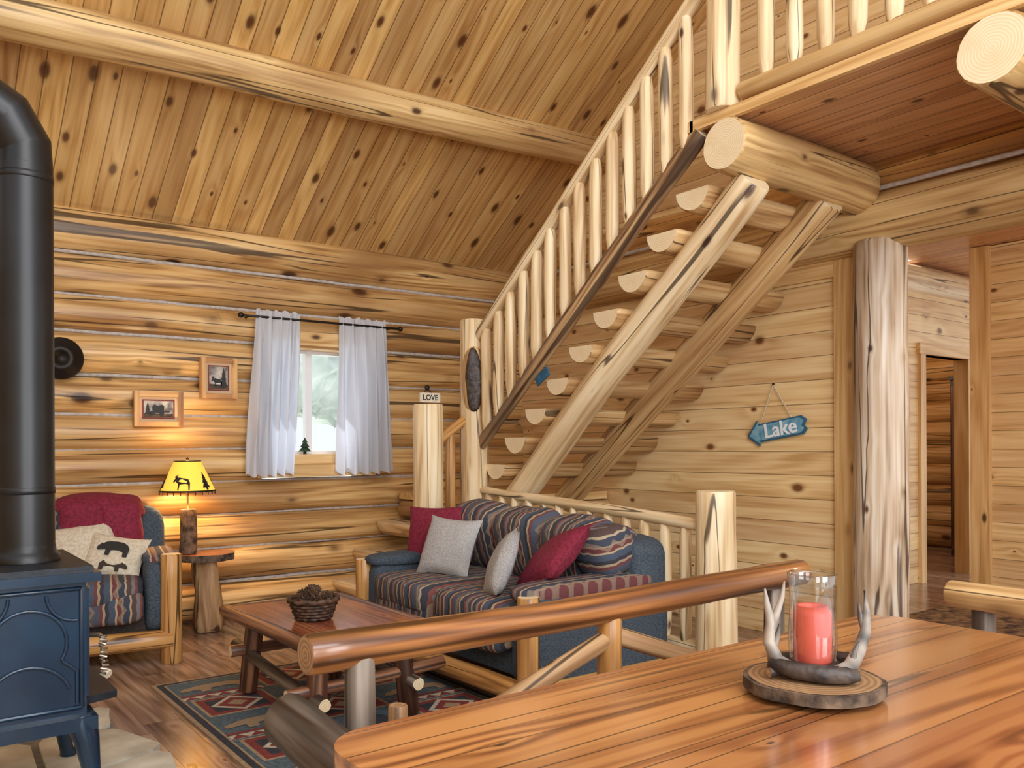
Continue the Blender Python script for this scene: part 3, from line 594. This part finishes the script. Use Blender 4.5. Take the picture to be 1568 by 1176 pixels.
for kk in range(6):
    a=-2.1+kk*math.pi/3; sil(mb,[MOOSE,PINE][kk%2],cone(a,.75 if kk%2==0 else .5,1,.12,.012),M_black)
for kk in range(24): 
    a=kk*math.pi/12; tube(mb,[(lc[0]+rb*math.cos(a),lc[1]+rb*math.sin(a),zb),(lc[0]+rb*math.cos(a),lc[1]+rb*math.sin(a),zb-.022)],.003,M_iron,5)
lathe(mb,(lc[0],lc[1],1.155),[(.0,.0),(.008,.0),(.012,.014),(0,.03)],M_iron,12)
mb.build('table_lamp')
# ================================================================ BENCH
mb=MB(); YB=1.8
log(mb,(.765,YB,.775),(2.62,YB,.787),.047,.044,M_bench,M_endd,seg=20,ring=.1,bump=.08,wob=.008)
for x in (.90,1.707,2.48): log(mb,(x,YB,0 if x!=1.707 else .4),(x,YB,.755),.04,.034,M_furn if x==1.707 else M_grey,M_end,seg=14,bump=.1)
log(mb,(.92,YB,.45),(1.69,YB,.69),.027,.027,M_dark,M_end,seg=12,bump=.1); log(mb,(2.46,YB,.43),(1.73,YB,.69),.027,.027,M_dark,M_end,seg=12,bump=.1)
log(mb,(.80,1.60,.42),(2.6,1.60,.42),.17,.17,M_bench,M_end,seg=20,flat=.15)
log(mb,(.775,1.92,.60),(.775,1.42,.575),.062,.06,M_grey,M_endd,seg=16,ring=.06,bump=.12)
log(mb,(.955,1.72,.44),(.955,1.72,.66),.024,.022,M_dark,M_endd,seg=12,bump=.1)
for x in (.92,2.45): log(mb,(x,1.5,0),(x,1.5,.3),.045,None,M_pale,M_end,seg=12)
log(mb,(.775,1.47,0),(.775,1.47,.54),.04,None,M_pale,M_end,seg=12); log(mb,(.775,1.5,.2),(.90,1.8,.2),.03,None,M_pale,M_end,seg=10)
mb.build('log_bench')
mb=MB(); log(mb,(2.76,.42,.76),(2.76,1.34,.76),.045,.043,M_string,M_endd,seg=18,ring=.1,bump=.07)
for y in (.52,1.24): log(mb,(2.77,y,0),(2.77,y,.74),.034,None,M_grey,M_end,seg=12); log(mb,(2.46,y,0),(2.46,y,.43),.034,None,M_furn,M_end,seg=12)
for y in (.7,.88,1.06): balu(mb,(2.765,y,.42),(2.765,y,.74),.022)
box(mb,(2.43,.46,.42),(2.80,1.30,.455),M_tred,'xzy'); mb.build('dining_chair',bevel=.004)
# ================================================================ DINING TABLE
def rrect(x0,y0,x1,y1,r,n=6):
    p=[]
    for cx,cy,a0 in ((x1-r,y1-r,0),(x0+r,y1-r,90),(x0+r,y0+r,180),(x1-r,y0+r,270)):
        for i in range(n+1): a=math.radians(a0+90*i/n); p.append((cx+r*math.cos(a),cy+r*math.sin(a)))
    return p
mb=MB(); prism(mb,rrect(.60,.30,2.36,1.37,.10),.70,.75,M_table,perm='yzx',off=True)
box(mb,(.75,.45,.62),(2.23,.49,.70),M_furn,'zyx'); box(mb,(.75,1.18,.62),(2.23,1.22,.70),M_furn,'zyx')
for x in (.78,2.2):
    for y in (.47,1.2): log(mb,(x,y,0),(x,y,.70),.06,.055,M_furn,M_end,seg=16,bump=.07)
mb.build('dining_table',bevel=.012)
# centrepiece
cx,cy=1.497,.998; zt_=.75
mb=MB(); sp=[(cx+(.135+.008*noise.noise(V((math.cos(a)*2,math.sin(a)*2,1))))*math.cos(a),cy+(.135+.008*noise.noise(V((math.cos(a)*2,math.sin(a)*2,4))))*math.sin(a)) for a in [i*math.pi/20 for i in range(40)]]
T=[mb.av((x,y,.785),(x-cx,y-cy,0)) for x,y in [(cx+(a-cx)*.93,cy+(b-cy)*.93) for a,b in sp]]; mb.af(T,M_endd)
prism(mb,sp,.762,.784,M_bark,M_bark,'xyz',smooth=True)
for a in (.6,2.7,4.8): lathe(mb,(cx+.09*math.cos(a),cy+.09*math.sin(a),.751),[(.012,0),(.016,.006),(.012,.012)],M_dbr,12)
mb.build('wood_slice_tray')
mb=MB(); rgt=V((.8,-.6,0)); fw=V((.6,.8,0)); c0=V((cx,cy,0))
def q(r,z,f=0): return c0+rgt*r+fw*f+V((0,0,z))
zb_=.786
tube(mb,[q(-.09,zb_+.030,-.01),q(-.05,zb_+.022,-.04),q(0,zb_+.018,-.062),q(.04,zb_+.018,-.065),q(.065,zb_+.016,-.06)],[.012,.016,.017,.018,.013],M_dbr,12,M_endd,.25)
tube(mb,[q(-.07,zb_+.02,.05),q(0,zb_+.02,.065),q(.06,zb_+.025,.045),q(.085,zb_+.035,.0)],[.014,.017,.016,.012],M_dbr,12,M_endd,.25)
tube(mb,[q(-.095,zb_+.014,-.02),q(-.06,zb_+.016,0),q(-.02,zb_+.014,.01),q(.03,zb_+.014,0),q(.075,zb_+.012,-.03)],[.01,.013,.013,.013,.011],M_dbr,12,M_endd,.25)
lathe(mb,(cx,cy,zb_),[(0,.02),(.052,.02),(.054,.029),(0,.029)],M_dbr,24)
# left antler
tube(mb,[q(-.05,zb_+.02,-.02),q(-.075,zb_+.035,-.01),q(-.088,zb_+.07),q(-.084,zb_+.11),q(-.092,zb_+.15),q(-.095,zb_+.175)],[.014,.014,.012,.01,.006,.002],M_antler,10,None,.12)
tube(mb,[q(-.086,zb_+.09),q(-.074,zb_+.12),q(-.060,zb_+.16),q(-.056,zb_+.19)],[.01,.008,.005,.002],M_antler,10,None,.12)
tube(mb,[q(-.08,zb_+.05),q(-.07,zb_+.08),q(-.066,zb_+.105)],[.008,.006,.002],M_antler,8)
# right antler
tube(mb,[q(.02,zb_+.02,-.065),q(.055,zb_+.03,-.05),q(.085,zb_+.055,-.02),q(.102,zb_+.09,-.01),q(.108,zb_+.13,0),q(.104,zb_+.17,0)],[.014,.015,.013,.011,.007,.002],M_antler,10,None,.12)
tube(mb,[q(.104,zb_+.085,-.01),q(.096,zb_+.115,0),q(.092,zb_+.145,0)],[.009,.006,.002],M_antler,8)
tube(mb,[q(.06,zb_+.035,-.045),q(.066,zb_+.06,-.045),q(.074,zb_+.08,-.045)],[.008,.005,.002],M_antler,8)
mb.build('antler_candle_holder')
mb=MB(); lathe(mb,(cx,cy,zb_+.030),[(0,0),(.036,0),(.037,.004),(.037,.095),(.030,.112),(.026,.108),(.02,.09),(0,.086)],M_candle,36); tube(mb,[(cx,cy,zb_+.115),(cx+.002,cy,zb_+.135)],.0015,M_wick,6,M_wick); mb.build('pillar_candle')
mb=MB(); lathe(mb,(cx,cy,zb_+.030),[(.044,0),(.047,.01),(.047,.06),(.044,.11),(.045,.15),(.049,.175),(.0475,.177),(.0445,.17),(.0435,.15)],M_glass,48); mb.build('glass_hurricane')
# ================================================================ OUTSIDE
mb=MB(); box(mb,(-20,6.9,-.6),(30,80,-.5),noisy('blown_out_lawn',C(222,224,216),C(238,238,232),2,.95)); mb.build('yard_ground')  # lawn whitened: overexposed daylight outside is put into its colour
M_tree=noisy('blown_out_foliage',C(204,218,206),C(236,242,236),.9,.95,.3,det=5)  # leaf green bleached near white, overexposure painted into the colour
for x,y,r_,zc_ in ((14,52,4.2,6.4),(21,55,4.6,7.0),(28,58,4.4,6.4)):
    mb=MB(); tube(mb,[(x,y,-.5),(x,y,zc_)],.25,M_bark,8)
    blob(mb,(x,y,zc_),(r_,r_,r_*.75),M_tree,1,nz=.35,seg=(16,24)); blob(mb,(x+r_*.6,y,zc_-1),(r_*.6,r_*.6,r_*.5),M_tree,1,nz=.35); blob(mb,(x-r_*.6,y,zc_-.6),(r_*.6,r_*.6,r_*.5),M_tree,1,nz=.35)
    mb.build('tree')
# ================================================================ LIGHT
sc=bpy.context.scene
w=bpy.data.worlds.new('World'); sc.world=w; w.use_nodes=True; bg=w.node_tree.nodes['Background']; bg.inputs[0].default_value=(.95,.975,1.0,1); bg.inputs[1].default_value=1.2
def area(name,loc,rot,sx_,sy,p,col=(1,1,1)):
    l=bpy.data.lights.new(name,'AREA'); l.shape='RECTANGLE'; l.size=sx_; l.size_y=sy; l.energy=p; l.color=col
    o=bpy.data.objects.new(name,l); sc.collection.objects.link(o); o.location=loc; o.rotation_euler=[math.radians(a) for a in rot]
area('window_and_fill_light',(-.6,-2.2,1.9),(90,0,0),1.4,1.6,70,(.96,.98,1)); area('window_and_fill_light',(1.6,-2.2,1.9),(90,0,0),1.4,1.6,80,(.96,.98,1))
area('window_and_fill_light',(.5,-1.6,4.4),(78,0,-12),3.0,1.6,140,(.98,.98,1))  # high fill lamp added to brighten ceiling and room, no known window there
l=bpy.data.lights.new('sun','SUN'); l.energy=5; l.angle=.02; l.color=(1,.97,.92); o=bpy.data.objects.new('sun',l); sc.collection.objects.link(o); o.rotation_euler=(math.radians(-32),math.radians(8),0)
def pt(name,loc,p,col,r=.05):
    l=bpy.data.lights.new(name,'POINT'); l.energy=p; l.color=col; l.shadow_soft_size=r; o=bpy.data.objects.new(name,l); sc.collection.objects.link(o); o.location=loc
pt('lamp_light',(1.68,5.88,1.06),17,(1,.74,.42)); pt('hall_light',(6.0,.6,2.5),38,(1,.91,.78),.12); pt('bedroom_light',(8.6,5.2,2.3),18,(1,.78,.55),.12)
# ================================================================ CAMERA
cd=bpy.data.cameras.new('camera'); cam=bpy.data.objects.new('camera',cd); sc.collection.objects.link(cam)
cd.sensor_width=36; cd.lens=1300/1568*36; cd.shift_y=94/1568; cd.clip_start=.05
cam.matrix_world=Matrix.Translation((0,0,1.25))@Matrix.Rotation(math.radians(-36.87),4,'Z')@Matrix.Rotation(math.pi/2,4,'X')@Matrix.Rotation(math.radians(-.3),4,'Z')
sc.camera=cam
sc.view_settings.view_transform='Standard'; sc.view_settings.look='None'
